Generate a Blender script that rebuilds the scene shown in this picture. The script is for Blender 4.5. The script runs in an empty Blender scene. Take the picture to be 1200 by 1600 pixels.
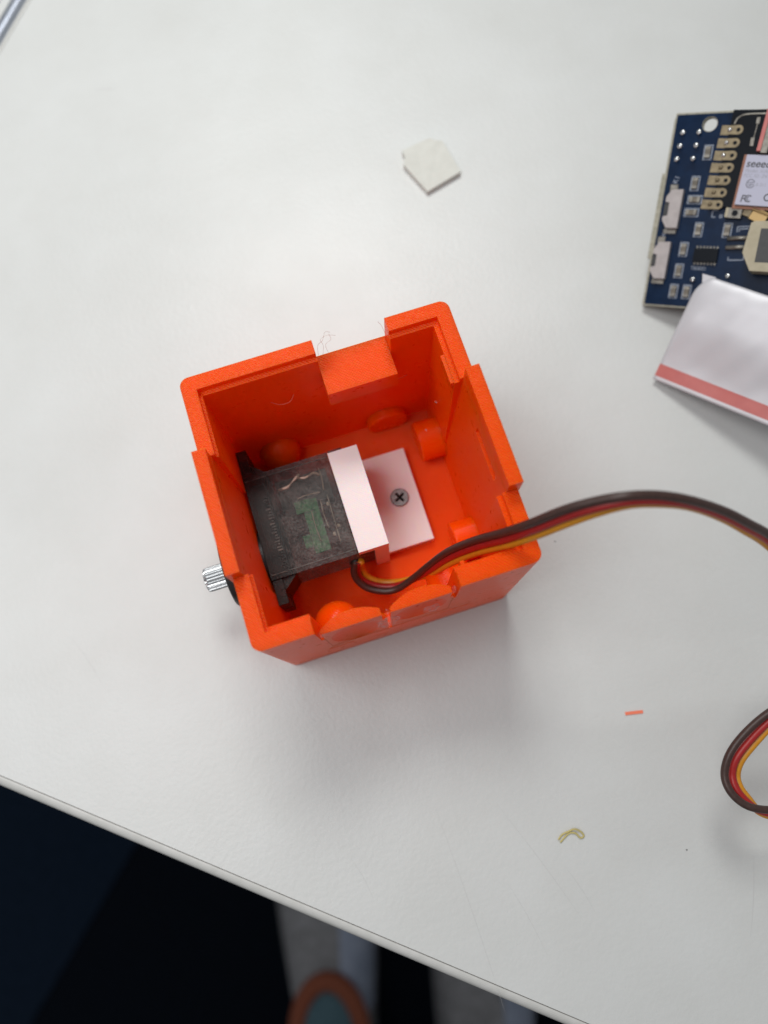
import bpy, bmesh, math, random
from mathutils import Vector, Matrix, Euler
random.seed(7)
S = 0.001                                   # everything below is written in millimetres
scene = bpy.context.scene
col = scene.collection

# ------------------------------------------------------------------ camera, light, exposure
cd = bpy.data.cameras.new('camera'); cam = bpy.data.objects.new('camera', cd); col.objects.link(cam)
cam.location = (0.02021, -0.01506, 0.17478)
cam.rotation_euler = (0.24050, 0.02098, -0.31007)
cd.lens = 27.80; cd.sensor_width = 36; cd.sensor_fit = 'AUTO'
cd.clip_start = 0.005; cd.clip_end = 60
cd.dof.use_dof = True; cd.dof.focus_distance = 0.148; cd.dof.aperture_fstop = 10.0
scene.camera = cam
scene.render.resolution_x = 768; scene.render.resolution_y = 1024

w = bpy.data.worlds.new("World"); scene.world = w; w.use_nodes = True
bg = w.node_tree.nodes['Background']
bg.inputs[0].default_value = (0.93, 0.96, 1.0, 1); bg.inputs[1].default_value = 0.27

def area(name, loc, target, size, power, color, size_y=None, spread=180):
    l = bpy.data.lights.new(name, 'AREA'); l.energy = power; l.color = color
    l.spread = math.radians(spread)
    l.shape = 'RECTANGLE' if size_y else 'SQUARE'; l.size = size
    if size_y: l.size_y = size_y
    o = bpy.data.objects.new(name, l); col.objects.link(o); o.location = loc
    o.rotation_euler = (Vector(target) - Vector(loc)).to_track_quat('-Z', 'Y').to_euler()
    return o
area('window_light', (0.07, 0.36, 0.51), (0.02, 0.19, 0), 0.20, 0.71, (0.985, 1.0, 0.965), 0.18, 105)
area('ceiling_panel_light', (-0.21, 0.06, 0.52), (-.12, 0.03, 0), 0.28, 0.67, (0.985, 0.985, 0.985), 0.30, 115)

scene.view_settings.view_transform = 'Standard'
scene.view_settings.look = 'None'
scene.view_settings.exposure = 0.0
scene.view_settings.gamma = 1

# ------------------------------------------------------------------ materials
def new_mat(name, color, rough=0.5, metal=0.0, spec=0.5, **kw):
    m = bpy.data.materials.new(name); m.use_nodes = True
    b = m.node_tree.nodes['Principled BSDF']
    b.inputs['Base Color'].default_value = (*color, 1)
    b.inputs['Roughness'].default_value = rough
    b.inputs['Metallic'].default_value = metal
    b.inputs['Specular IOR Level'].default_value = spec
    for k, v in kw.items():
        b.inputs[k.replace('_', ' ')].default_value = v
    return m
class N:
    """small node helper"""
    def __init__(s, m): s.m = m; s.t = m.node_tree; s.b = s.t.nodes['Principled BSDF']
    def n(s, typ, **kw):
        x = s.t.nodes.new(typ)
        for k, v in kw.items(): setattr(x, k, v)
        return x
    def l(s, a, b): s.t.links.new(a, b)
    def coord(s, scale=1000):
        c = s.n('ShaderNodeTexCoord'); mp = s.n('ShaderNodeMapping'); mp.inputs['Scale'].default_value = (scale,) * 3
        s.l(c.outputs['Object'], mp.inputs[0]); return mp.outputs[0]
    def noise(s, v, sc, det=3, rough=.55):
        x = s.n('ShaderNodeTexNoise'); x.inputs['Scale'].default_value = sc; x.inputs['Detail'].default_value = det
        x.inputs['Roughness'].default_value = rough; s.l(v, x.inputs['Vector']); return x.outputs[0]
    def ramp(s, f, a, b, c0=(0, 0, 0, 1), c1=(1, 1, 1, 1)):
        r = s.n('ShaderNodeValToRGB'); r.color_ramp.elements[0].position = a; r.color_ramp.elements[1].position = b
        r.color_ramp.elements[0].color = c0; r.color_ramp.elements[1].color = c1; s.l(f, r.inputs[0]); return r.outputs[0]
    def math(s, op, a, b=None, c=None):
        x = s.n('ShaderNodeMath', operation=op)
        for i, q in enumerate((a, b, c)):
            if q is None: continue
            if isinstance(q, (int, float)): x.inputs[i].default_value = q
            else: s.l(q, x.inputs[i])
        return x.outputs[0]
    def bump(s, h, dist, strength=1.0, prev=None):
        x = s.n('ShaderNodeBump'); x.inputs['Distance'].default_value = dist; x.inputs['Strength'].default_value = strength
        s.l(h, x.inputs['Height'])
        if prev: s.l(prev, x.inputs['Normal'])
        return x.outputs[0]

def mat_desk():
    m = new_mat('white_laminate', (0.62, 0.62, 0.605), 0.42, spec=0.5); g = N(m); v = g.coord()
    n1 = g.noise(v, 0.9, 4, .6); n2 = g.noise(v, 0.012, 2)
    nb = g.bump(n1, 0.00013, 0.6); g.l(nb, g.b.inputs['Normal'])
    g.l(g.ramp(n2, .3, .7, (0.592, 0.598, 0.590, 1), (0.632, 0.638, 0.630, 1)), g.b.inputs['Base Color'])
    n3 = g.noise(v, 0.035, 3)
    mx = g.n('ShaderNodeMix', data_type='RGBA', blend_type='MULTIPLY'); mx.inputs[0].default_value = 1; g.l(g.ramp(g.noise(v, .05, 5, .65), .3, .75, (1, 1, 1, 1), (.94, .935, .925, 1)), mx.inputs[7]); g.l(g.b.inputs['Base Color'].links[0].from_socket, mx.inputs[6]); g.l(mx.outputs[2], g.b.inputs['Base Color'])
    r = g.math('MULTIPLY_ADD', n3, 0.14, 0.34); g.l(r, g.b.inputs['Roughness'])
    return m

def mat_print(name, color, rough=0.36, layer=0.24, hatch=0.46, sss=0.0, glossvar=.2, relief=1.1, sscale=0.005):
    """3D-printed plastic: layer lines on upright faces, diagonal infill strokes on flat tops"""
    m = new_mat(name, color, rough); g = N(m); v = g.coord()
    sep = g.n('ShaderNodeSeparateXYZ'); g.l(v, sep.inputs[0])
    geo = g.n('ShaderNodeNewGeometry'); ns = g.n('ShaderNodeSeparateXYZ'); g.l(geo.outputs['Normal'], ns.inputs[0])
    top = g.math('GREATER_THAN', g.math('ABSOLUTE', ns.outputs['Z']), 0.75)
    wob = g.noise(v, 0.35, 2)
    lz = g.math('SINE', g.math('MULTIPLY', g.math('ADD', sep.outputs['Z'], g.math('MULTIPLY', wob, 0.05)), 6.2832 / layer))
    d = g.math('ADD', g.math('ADD', sep.outputs['X'], sep.outputs['Y']), g.math('MULTIPLY', wob, 0.5))
    hx = g.math('SINE', g.math('MULTIPLY', d, 6.2832 / (hatch * 1.414)))
    spk = g.noise(v, 2.2, 2)
    ht = g.math('MULTIPLY', hx, g.math('ADD', spk, 0.2))
    mix = g.n('ShaderNodeMix'); g.l(top, mix.inputs[0]); g.l(g.math('MULTIPLY', lz, .18), mix.inputs[2]); g.l(ht, mix.inputs[3])
    nb = g.bump(mix.outputs[0], 0.00007 * relief, 1.0)
    nb = g.bump(g.noise(v, 0.22, 3), 0.0005, 0.12, nb)
    g.l(nb, g.b.inputs['Normal'])
    rr = g.math('MULTIPLY_ADD', g.noise(v, 0.5, 3), glossvar, rough - glossvar / 2); g.l(rr, g.b.inputs['Roughness'])
    if sss:
        g.b.inputs['Subsurface Weight'].default_value = sss
        g.b.inputs['Subsurface Radius'].default_value = (1.0, 0.16, 0.03)
        g.b.inputs['Subsurface Scale'].default_value = sscale
    return m

def mat_smoky(name='smoky_plastic', lo=(.010, .0095, .009, 1), hi=(.24, .232, .215, 1), op=.16):
    m = new_mat(name, (0.022, 0.021, 0.022), 0.30, spec=0.45); g = N(m); v = g.coord()
    g.l(g.bump(g.noise(v, 3.5, 3), 0.00006, 0.8), g.b.inputs['Normal'])
    g.l(g.ramp(g.math('ADD', g.math('MULTIPLY', g.noise(v, 2.6, 5, .85), .65), g.math('MULTIPLY', g.noise(v, .35, 3), .35)), .43, .64, lo, hi), g.b.inputs['Base Color'])
    tr = g.n('ShaderNodeBsdfTransparent'); tr.inputs[0].default_value = (0.85, 0.82, 0.78, 1)
    mx = g.n('ShaderNodeMixShader'); out = g.t.nodes['Material Output']
    f = g.math('MULTIPLY_ADD', g.noise(v, 2.6, 4, .7), 0.6, op)
    g.l(f, mx.inputs[0]); g.l(tr.outputs[0], mx.inputs[1]); g.l(g.b.outputs[0], mx.inputs[2]); g.l(mx.outputs[0], out.inputs[0])
    return m

def mat_noisy(name, c0, c1, sc, rough=.5, metal=0, bump=0.0, bsc=None, spec=.5):
    m = new_mat(name, c0, rough, metal, spec); g = N(m); v = g.coord()
    g.l(g.ramp(g.noise(v, sc, 4), .35, .65, (*c0, 1), (*c1, 1)), g.b.inputs['Base Color'])
    if bump: g.l(g.bump(g.noise(v, bsc or sc, 4), bump, .6), g.b.inputs['Normal'])
    return m

M = {}
M['desk'] = mat_desk()
M['band'] = mat_noisy('edge_band_plastic', (0.56, 0.555, 0.53), (0.62, 0.61, 0.59), .3, .38, bump=.00003, bsc=1.2)
M['seam'] = new_mat('glue_line', (0.10, 0.09, 0.08), .7)
M['orange'] = mat_print('orange_print', (0.995, 0.084, 0.001), rough=.3, sss=0.6, glossvar=.16)
M['orange'].node_tree.nodes['Principled BSDF'].inputs['Specular IOR Level'].default_value = .18
M['orange2'] = mat_print('orange_print_smooth', (0.995, 0.084, 0.001), rough=.25, layer=.3, relief=.35, sss=.6)
M['orange2'].node_tree.nodes['Principled BSDF'].inputs['Specular IOR Level'].default_value = .18
M['pale'] = mat_print('pale_pink_print', (0.83, 0.785, 0.78), rough=.5, layer=.2, hatch=.4, sss=0.3, relief=.12, sscale=0.001)
M['smoky'] = mat_smoky(op=.14)
M['smoky2'] = mat_smoky('dark_smoky_plastic', (.008, .006, .006, 1), (.06, .045, .038, 1), .38)
M['black'] = mat_noisy('black_plastic', (0.012, 0.012, 0.013), (0.02, 0.02, 0.021), 1.2, .42, bump=.00004, bsc=2)
M['steel'] = new_mat('polished_steel', (0.58, 0.59, 0.60), .24, 1.0)
M['screw'] = mat_noisy('grey_steel', (0.20, 0.20, 0.20), (0.30, 0.295, 0.29), 1.5, .42, .8)
M['recess'] = new_mat('recess_shade_and_dirt', (0.012, 0.011, 0.010), .8, 0, .2)  # black for the painted shade in the screw slot; dirt specks share it
M['seamtan'] = mat_noisy('smoky_highlight_and_ridge', (0.02, 0.016, 0.014), (0.15, 0.125, 0.10), 1.2, .35)  # painted edge highlight on the lid seams, tan plastic on the ridges
M['green'] = mat_noisy('green_circuit', (0.02, 0.13, 0.04), (0.09, 0.40, 0.15), 1.4, .5)
M['tan'] = mat_noisy('tan_potting', (0.50, 0.42, 0.33), (0.7, 0.62, 0.5), 1.0, .35)
M['motor'] = mat_noisy('motor_metal', (0.05, 0.05, 0.05), (0.16, 0.15, 0.14), .8, .5, .3)
M['brown'] = mat_noisy('brown_insulation', (0.045, 0.022, 0.018), (0.060, 0.030, 0.024), 1.5, .42, bump=.00003, bsc=1.5)
M['red'] = mat_noisy('red_insulation', (0.33, 0.012, 0.012), (0.38, 0.016, 0.014), 1.5, .4)
M['amber'] = mat_noisy('amber_insulation', (0.58, 0.24, 0.012), (0.64, 0.27, 0.015), 1.5, .4)
M['pcb'] = mat_noisy('blue_solder_mask', (0.0016, 0.011, 0.036), (0.0028, 0.016, 0.050), .4, .25, bump=.00002, bsc=2, spec=.07)
M['xpcb'] = new_mat('black_solder_mask', (0.003, 0.005, 0.009), .3, spec=.07)
M['fr4'] = mat_noisy('fibreglass_edge', (0.27, 0.26, 0.20), (0.40, 0.38, 0.31), 1.0, .6)
M['silk'] = new_mat('silkscreen', (0.30, 0.34, 0.42), .6)
M['gold'] = new_mat('gold_plating', (0.36, 0.25, 0.12), .5, 1.0)
M['pad'] = mat_noisy('dull_gold_pad', (0.17, 0.135, 0.085), (0.25, 0.2, 0.125), 1.0, .5, .6)
M['solder'] = new_mat('solder', (0.75, 0.75, 0.75), .18, 1.0)
M['tin'] = mat_noisy('dull_tin', (0.13, 0.12, 0.105), (0.22, 0.205, 0.18), 1.0, .4, .6)
M['resistor'] = mat_noisy('component_body', (0.10, 0.085, 0.065), (0.16, 0.135, 0.10), 1.5, .5)
M['ivory'] = mat_noisy('ivory_plastic', (0.37, 0.325, 0.22), (0.43, 0.38, 0.27), .5, .5)
M['switch'] = mat_noisy('pale_switch_plastic', (0.36, 0.325, 0.32), (0.43, 0.39, 0.385), .5, .5)
M['shield'] = new_mat('satin_shield', (0.40, 0.40, 0.50), .45, .1)
M['copper'] = new_mat('copper_edge', (0.16, 0.075, 0.05), .4, .7)
M['ink'] = new_mat('black_ink', (0.03, 0.03, 0.035), .5)
M['greyink'] = new_mat('grey_ink', (0.28, 0.28, 0.33), .5)
M['stripe'] = mat_noisy('red_stripe_print', (0.48, 0.115, 0.105), (0.52, 0.135, 0.12), .3, .4)
M['foam'] = mat_noisy('foam_tape', (0.60, 0.595, 0.55), (0.64, 0.635, 0.59), .4, .75, bump=.00005, bsc=2)
M['rail'] = mat_noisy('grey_rail', (0.33, 0.36, 0.42), (0.40, 0.43, 0.48), .05, .3, .5)
M['yellow'] = new_mat('yellow_strand', (0.55, 0.46, 0.16), .5)
M['coral'] = new_mat('coral_offcut', (0.85, 0.20, 0.11), .5)
M['hair'] = new_mat('fine_strand', (0.72, 0.62, 0.56), .4, Alpha=0.6)
M['clearstrand'] = new_mat('clear_strand', (0.9, 0.45, 0.35), .25, Alpha=0.55)
M['glue'] = new_mat('dried_glue', (0.95, 0.9, 0.88), .15, Alpha=0.3)
M['carpet'] = mat_noisy('navy_carpet', (0.005, 0.011, 0.022), (0.007, 0.014, 0.028), .12, .95, bump=.002, bsc=.3, spec=.1)
M['carpet2'] = mat_noisy('black_carpet', (0.0015, 0.003, 0.006), (0.002, 0.004, 0.008), .12, .95, bump=.002, bsc=.3, spec=.1)
M['shoe'] = mat_noisy('grey_knit', (0.17, 0.17, 0.175), (0.25, 0.25, 0.26), .12, .85, bump=.0008, bsc=.5)
M['shoe_highlight'] = mat_noisy('pale_blue_grey_highlight', (0.30, 0.34, 0.43), (0.22, 0.26, 0.34), .05, .8)  # paler than the shoe knit: a highlight put into the colour
M['sole'] = new_mat('shoe_sole', (0.12, 0.12, 0.13), .7)
M['collar'] = new_mat('orange_collar', (0.20, 0.05, 0.02), .8)
M['sock'] = mat_noisy('teal_sock', (0.05, 0.10, 0.125), (0.065, 0.125, 0.15), .2, .9)
M['trouser'] = mat_noisy('navy_trousers', (0.008, 0.012, 0.022), (0.012, 0.018, 0.03), .1, .9)

def mat_pouch():
    m = new_mat('silvery_film', (0.57, 0.56, 0.59), .40, .12); g = N(m); v = g.coord()
    g.l(g.bump(g.noise(v, 0.09, 2), 0.0010, .16), g.b.inputs['Normal'])
    return m
M['pouch'] = mat_pouch()

# ------------------------------------------------------------------ mesh helpers
def link(name, mesh, m, parent=None, smooth=False, label=None):
    o = bpy.data.objects.new(name, mesh); col.objects.link(o)
    if m is not None and not mesh.materials: mesh.materials.append(m)
    if parent is not None: o.parent = parent
    if label: o['label'] = label
    if smooth:
        for p in mesh.polygons: p.use_smooth = True
    return o
def finish(name, bm, m, parent=None, smooth=False, label=None):
    me = bpy.data.meshes.new(name)
    bmesh.ops.recalc_face_normals(bm, faces=bm.faces[:])
    bmesh.ops.scale(bm, vec=(S, S, S), verts=bm.verts[:])
    bm.to_mesh(me); bm.free()
    return link(name, me, m, parent, smooth, label)
def box(bm, x0, x1, y0, y1, z0, z1, mat=None):
    vs = [bm.verts.new(p) for p in ((x0,y0,z0),(x1,y0,z0),(x1,y1,z0),(x0,y1,z0),(x0,y0,z1),(x1,y0,z1),(x1,y1,z1),(x0,y1,z1))]
    fs = [bm.faces.new([vs[i] for i in q]) for q in ((3,2,1,0),(4,5,6,7),(0,1,5,4),(1,2,6,5),(2,3,7,6),(3,0,4,7))]
    if mat is not None:
        bmesh.ops.transform(bm, matrix=mat, verts=vs)
    return vs
def bevel_all(bm, w, seg=2, ang=0.5):
    es = [e for e in bm.edges if len(e.link_faces) == 2 and e.calc_face_angle(0) > ang]
    bmesh.ops.bevel(bm, geom=es, offset=w, segments=seg, profile=0.5, affect='EDGES', clamp_overlap=True)
def bbox(*a, bev=0.2, seg=2):
    bm = bmesh.new(); box(bm, *a)
    if bev: bevel_all(bm, bev, seg)
    return bm
def cyl(bm, c, axis, r, h, n=32, r2=None):
    """cylinder from c along axis for h"""
    a = Vector(axis).normalized(); q = Vector((0, 0, 1)).rotation_difference(a).to_matrix().to_4x4()
    mt = Matrix.Translation(Vector(c) + a * h / 2) @ q
    return bmesh.ops.create_cone(bm, cap_ends=True, segments=n, radius1=r, radius2=r if r2 is None else r2, depth=h, matrix=mt)['verts']
def prism(bm, pts, z0, z1):
    a = [bm.verts.new((x, y, z0)) for x, y in pts]; b = [bm.verts.new((x, y, z1)) for x, y in pts]
    n = len(pts)
    bm.faces.new(a[::-1]); bm.faces.new(b)
    for i in range(n): bm.faces.new((a[i], a[(i+1) % n], b[(i+1) % n], b[i]))
    return a + b
def catmull(P, k=8):
    P = [Vector(p) for p in P]; out = []
    for i in range(len(P) - 1):
        p0 = P[max(i-1, 0)]; p1 = P[i]; p2 = P[i+1]; p3 = P[min(i+2, len(P)-1)]
        for j in range(k):
            t = j / k
            out.append(0.5 * ((2*p1) + (p2-p0)*t + (2*p0-5*p1+4*p2-p3)*t*t + (3*p1-p0-3*p2+p3)*t**3))
    out.append(P[-1]); return out
def tube(bm, path, r, n=12, taper=None, flat=1.0):
    rings = []; up = Vector((0.1, 0.2, 1)).normalized()
    for i, p in enumerate(path):
        t = (path[min(i+1, len(path)-1)] - path[max(i-1, 0)]).normalized()
        s = t.cross(up).normalized(); u2 = s.cross(t)
        rr = r * (taper(i/(len(path)-1)) if taper else 1)
        rings.append([bm.verts.new(p + (s*math.cos(a) + u2*math.sin(a)*flat)*rr) for a in [2*math.pi*k/n for k in range(n)]])
    for a, b in zip(rings, rings[1:]):
        for k in range(n): bm.faces.new((a[k], a[(k+1) % n], b[(k+1) % n], b[k]))
    bm.faces.new(rings[0][::-1]); bm.faces.new(rings[-1])
def empty(name, loc, label=None, cat=None, group=None):
    o = bpy.data.objects.new(name, None); col.objects.link(o); o.location = Vector(loc) * S
    o.empty_display_size = .01
    if label: o['label'] = label
    if cat: o['category'] = cat
    if group: o['group'] = group
    return o
def tag(o, label, cat, group=None):
    o['label'] = label; o['category'] = cat
    if group: o['group'] = group
    return o
def temp(bm):
    me = bpy.data.meshes.new('cutter'); bmesh.ops.recalc_face_normals(bm, faces=bm.faces[:])
    bmesh.ops.scale(bm, vec=(S, S, S), verts=bm.verts[:]); bm.to_mesh(me); bm.free()
    o = bpy.data.objects.new('cutter', me); col.objects.link(o); return o
def boolean(bm, cuts, adds=(), bev=0.0, seg=2):
    """returns mesh of bm minus cuts plus adds"""
    base = temp(bm); tmp = []
    for op, lst in (('DIFFERENCE', cuts), ('UNION', adds)):
        for c in lst:
            t = temp(c); tmp.append(t)
            md = base.modifiers.new('b', 'BOOLEAN'); md.operation = op; md.object = t; md.solver = 'EXACT'
    if bev:
        bv = base.modifiers.new('v', 'BEVEL'); bv.width = bev * S; bv.segments = seg; bv.limit_method = 'ANGLE'; bv.angle_limit = math.radians(40)
        bv.use_clamp_overlap = True
    dg = bpy.context.evaluated_depsgraph_get(); dg.update()
    me = bpy.data.meshes.new_from_object(base.evaluated_get(dg), depsgraph=dg)
    for t in tmp + [base]:
        old = t.data; bpy.data.objects.remove(t); bpy.data.meshes.remove(old)
    return me
def B(*a): 
    bm = bmesh.new(); box(bm, *a); return bm
def C(c, axis, r, h, n=32, r2=None):
    bm = bmesh.new(); cyl(bm, c, axis, r, h, n, r2); return bm
def ELL(c, r):
    bm = bmesh.new(); bmesh.ops.create_uvsphere(bm, u_segments=40, v_segments=24, radius=1, matrix=Matrix.Translation(c) @ Matrix.Diagonal((*r, 1)))
    return bm

# ------------------------------------------------------------------ desk
e = Vector((99.77, -79.36, 0)).normalized(); g_ = Vector((-e.y, e.x, 0))        # along the front edge, and away from it
F0 = Vector((-65.36, -2.62, 0)); L0 = Vector((-18.12, 194.28, 0))
K = F0 + e * ((L0 - F0).dot(e))                                                  # front left corner of the desk
def desk_xy(s, t): return K + e * s + g_ * t
frame = Matrix(((e.x, g_.x, 0, K.x), (e.y, g_.y, 0, K.y), (0, 0, 1, 0), (0, 0, 0, 1)))
W_, D_ = 1400, 700
desk = empty('desk', desk_xy(0, 0) + Vector((0, 0, -740)), 'white laminate desk top with a pale rounded edge band, carrying the orange box', 'desk')
def deskpart(name, bm, m, **k):
    bmesh.ops.transform(bm, matrix=Matrix.Translation((-desk.location / S)) @ frame, verts=bm.verts[:])
    return finish(name, bm, m, desk, **k)
deskpart('tabletop', B(0, W_, 0, D_, -25, 0), M['desk'])
def band(a, b, horizontal):
    # 2 mm bullnose band, profile swept along the side
    prof = [(0.16, 0)] + [(0.16 + 2.1 * math.sin(t), -2.1 + 2.1 * math.cos(t)) for t in [math.pi/2 * k/8 for k in range(1, 9)]]
    prof += [(2.26, -24), (0.16, -25)]
    bm = bmesh.new(); A = []; Bv = []
    for d, z in prof:
        if horizontal: A.append(bm.verts.new((a, -d, z))); Bv.append(bm.verts.new((b, -d, z)))
        else: A.append(bm.verts.new((-d, a, z))); Bv.append(bm.verts.new((-d, b, z)))
    n = len(prof)
    for i in range(n): bm.faces.new((A[i], A[(i+1) % n], Bv[(i+1) % n], Bv[i]))
    bm.faces.new(A[::-1]); bm.faces.new(Bv); return bm
deskpart('edge_band', band(-1.9, W_, True), M['band'])
deskpart('edge_band', band(0.1, D_, False), M['band'])
bm = bmesh.new(); box(bm, 0, W_, -0.155, -0.005, -24, -0.06); deskpart('glue_line', bm, M['seam'])
bm = bmesh.new(); box(bm, -0.155, -0.005, 0, D_, -24, -0.06); deskpart('glue_line', bm, M['seam'])
for x, y in ((60, 260), (W_-60, 260), (60, D_-60), (W_-60, D_-60)):
    deskpart('leg', bbox(x-25, x+25, y-25, y+25, -740, -25.1, bev=2), M['rail'])
# faint scuffs in the laminate: hair-thin worn lines
M['scuff'] = new_mat('worn_laminate', (0.53, 0.525, 0.52), .5)
bm = bmesh.new()
def scuff(p, q, w):
    p = Vector(p); q = Vector(q); d = (q-p).normalized(); s = Vector((-d.y, d.x, 0))
    k = 9; pts = []
    for i in range(k+1):
        t = i/k; pts.append((p.lerp(q, t) + s*math.sin(t*3)*0.35, w*math.sin(math.pi*min(max(t, .02), .98))))
    L = [bm.verts.new(c + s*ww/2 + Vector((0, 0, .012))) for c, ww in pts]; Rr = [bm.verts.new(c - s*ww/2 + Vector((0, 0, .012))) for c, ww in pts]
    for i in range(k): bm.faces.new((L[i], L[i+1], Rr[i+1], Rr[i]))
for a in (((20.5, -35.5, 0), (21.5, -77, 0), .10), ((33, -40, 0), (42, -66, 0), .09), ((42, -55, 0), (45, -66, 0), .08), ((79.5, -65, 0), (72.5, -79, 0), .14),
          ((30, -55, 0), (33, -70, 0), .07), ((-8, 160, 0), (-2, 158, 0), .22), ((1, -41, 0), (3, -50, 0), .08), ((-45, 22, 0), (-40, 8, 0), .09), ((55, 120, 0), (62, 110, 0), .05)):
    scuff(*a)
o = finish('scuff_mark', bm, M['scuff'], desk); o.parent = desk
o.data.transform(Matrix.Translation(-desk.location)); o['kind'] = 'stuff'

# neighbouring furniture beyond the left edge: grey rounded rail with a white board behind it
rail = empty('window_rail', desk_xy(-10, 0) + Vector((0, 0, -740)), 'grey rounded metal rail with white board beyond the top left desk edge', 'rail')
def railpart(name, bm, m, **k):
    bmesh.ops.transform(bm, matrix=Matrix.Translation((-rail.location / S)) @ frame, verts=bm.verts[:]); return finish(name, bm, m, rail, **k)
bm = bmesh.new(); tube(bm, [Vector((-4.15, y, -2.1)) for y in (80, 300, 500, 900)], 2.05, 24); railpart('tube', bm, M['rail'], smooth=True)
railpart('board', bbox(-120, -6.4, 80, 900, -20, -1.2, bev=.4), M['desk'])
bm = bmesh.new(); box(bm, -9.3, -9.05, 80, 900, -1.19, -1.1); railpart('groove', bm, M['seam'])
railpart('support', bbox(-100, -60, 300, 340, -740, -20.1, bev=1), M['rail'])
railpart('support', bbox(-100, -60, 800, 840, -740, -20.1, bev=1), M['rail'])

# ------------------------------------------------------------------ orange printed box
H = 45.6
obox = empty('project_box', (25, 25, 0), 'open orange 3D-printed square box with raised side tabs and notched rims', 'box')
def ob(name, bm, m='orange', **k):
    if isinstance(bm, bpy.types.Mesh): o = link(name, bm, M[m], obox, **k); o.data.transform(Matrix.Translation(-obox.location)); return o
    bmesh.ops.translate(bm, vec=(-25, -25, 0), verts=bm.verts[:]); return finish(name, bm, M[m], obox, **k)
body = bmesh.new(); box(body, 0, 50, 0, 50, 0, H)
ve = [x for x in body.edges if abs(x.verts[0].co.z - x.verts[1].co.z) > 1]
bmesh.ops.bevel(body, geom=ve, offset=1.7, segments=6, profile=0.5, affect='EDGES')
cuts = [B(3.2, 46.4, 3.6, 46.4, 3, 60),                     # cavity
        B(2.7, 47.3, 2.7, 47.3, 44.2, 60),                  # rabbet round the inside of the rim
        B(24.6, 38.2, 45, 52, 38.6, 60),                    # notch in the far wall
        B(10.3, 35.5, .9, 4.5, 12, 60), B(10.3, 35.5, -1, 4.5, 33, 60),                   # wide notch in the near wall
        C((-1, 21.3, 14), (1, 0, 0), 6.3, 6, 40)]           # hole for the servo gear hub
def wedge(xa, xb, xc, xd):                      # inner wall leaning back up to the tab
    bm = bmesh.new(); a = [[bm.verts.new((x, y, z)) for x, z in ((xa, 3.0), (xb, 3.0), (xc, 48), (xd, 48))] for y in (12.9, 34.7)]
    bm.faces.new(a[0]); bm.faces.new(a[1][::-1])
    for i in range(4): bm.faces.new((a[0][i], a[0][(i+1) % 4], a[1][(i+1) % 4], a[1][i]))
    return bm
cuts += [wedge(44, 46.42, 48.0, 44), wedge(6, 3.18, 1.93, 6)]
cuts += [B(46.0, 48.9, 16.6, 26.2, 40.2, 42.6)]                # blind slot in the right wall
# slits low down on the near face
cuts += [B(9.9, 15.2, -1, .9, 12.6, 13.6), B(33.4, 39.6, -1, .9, 12.6, 13.6), B(19.8, 22.6, -1, .6, 9.3, 9.9)]
# scooped finger hollows in the near face
SCOOP = [((16.6, -0.55, 28.0), (5.1, 2.0, 12.3)), ((28.9, -0.55, 30.5), (5.3, 2.0, 9.9))]
cuts += [B(10.9, 34.9, -1, 1, 16.5, 60)]
me = boolean(body, cuts, bev=0.22)
ob('shell', me)
# raised tabs on the left and right walls
def tab(x0, x1):
    bm = bmesh.new(); box(bm, x0, x1, 12.8, 34.8, 43.0, 49.6); bevel_all(bm, .35, 3); return bm
ob('tab', tab(-0.45, 1.95)); ob('tab', tab(47.95, 50.45))
# shelf under the far notch
bm = bmesh.new(); box(bm, 24.66, 38.14, 41.9, 49.93, 33.5, 38.8); bevel_all(bm, .35, 2); ob('shelf', bm)
# two lens-shaped bridge strips standing in the near notch
def strip(x0, x1, bow, z0=38.82, z1=41.2):
    pts = [(x0 + (x1-x0)*i/18, 0.06) for i in range(19)]
    back = [(x0 + (x1-x0)*i/18, 0.75 + bow*math.sin(math.pi*i/18)**.8) for i in range(18, -1, -1)]
    bm = bmesh.new(); prism(bm, pts + back, z0, z1)
    k = 0 if x0 < 20 else 1
    slots = [B(x0-1, x0+.06, -1, 4, 33, 60)]
    return boolean(bm, [ELL(*SCOOP[k])] + ([B(21.7, 23, -1, 4, 34, 60)] if k == 0 else [B(34.3, 36, -1, 4, 35, 60)]), bev=.14)
ob('rim_strip', strip(10.92, 22.55, 1.9, 16.4, 41.2)); ob('rim_strip', strip(23.3, 34.88, 1.9, 16.4, 41.2))
# round screw bosses inside
def boss_cyl(c, ax, r, h):
    bm = bmesh.new(); cyl(bm, c, ax, r, h, 48)
    bevel_all(bm, .35, 3, .9); return bm
ob('screw_boss', boss_cyl((41.3, 37.9, 7.6), (1, 0, 0), 4.5, 5.6), 'orange2', smooth=False)
ob('screw_boss', boss_cyl((41.6, 13.9, 7.6), (1, 0, 0), 4.5, 5.4), 'orange2')
ob('screw_boss', boss_cyl((36.6, 44.4, 6.6), (0, 1, 0), 4.6, 2.6), 'orange2')
ob('screw_boss', boss_cyl((37.2, 3.2, 16.0), (0, 1, 0), 4.6, 5.2), 'orange2')
ob('dome_boss', ELL((11.6, 45.6, 7.0), (4.6, 4.4, 5.2)), 'orange2', smooth=True)
ob('dome_boss', ELL((13.2, 4.5, 16.0), (4.5, 4.0, 5.6)), 'orange2', smooth=True)
ob('rib', bbox(37.6, 38.3, 3.4, 5.2, 3, 38, bev=.1), 'orange2')
# lip block by the right tab
ob('lip_block', bbox(45.75, 46.6, 35.0, 40.6, 41.5, 43.9, bev=.3), 'orange2')
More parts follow.
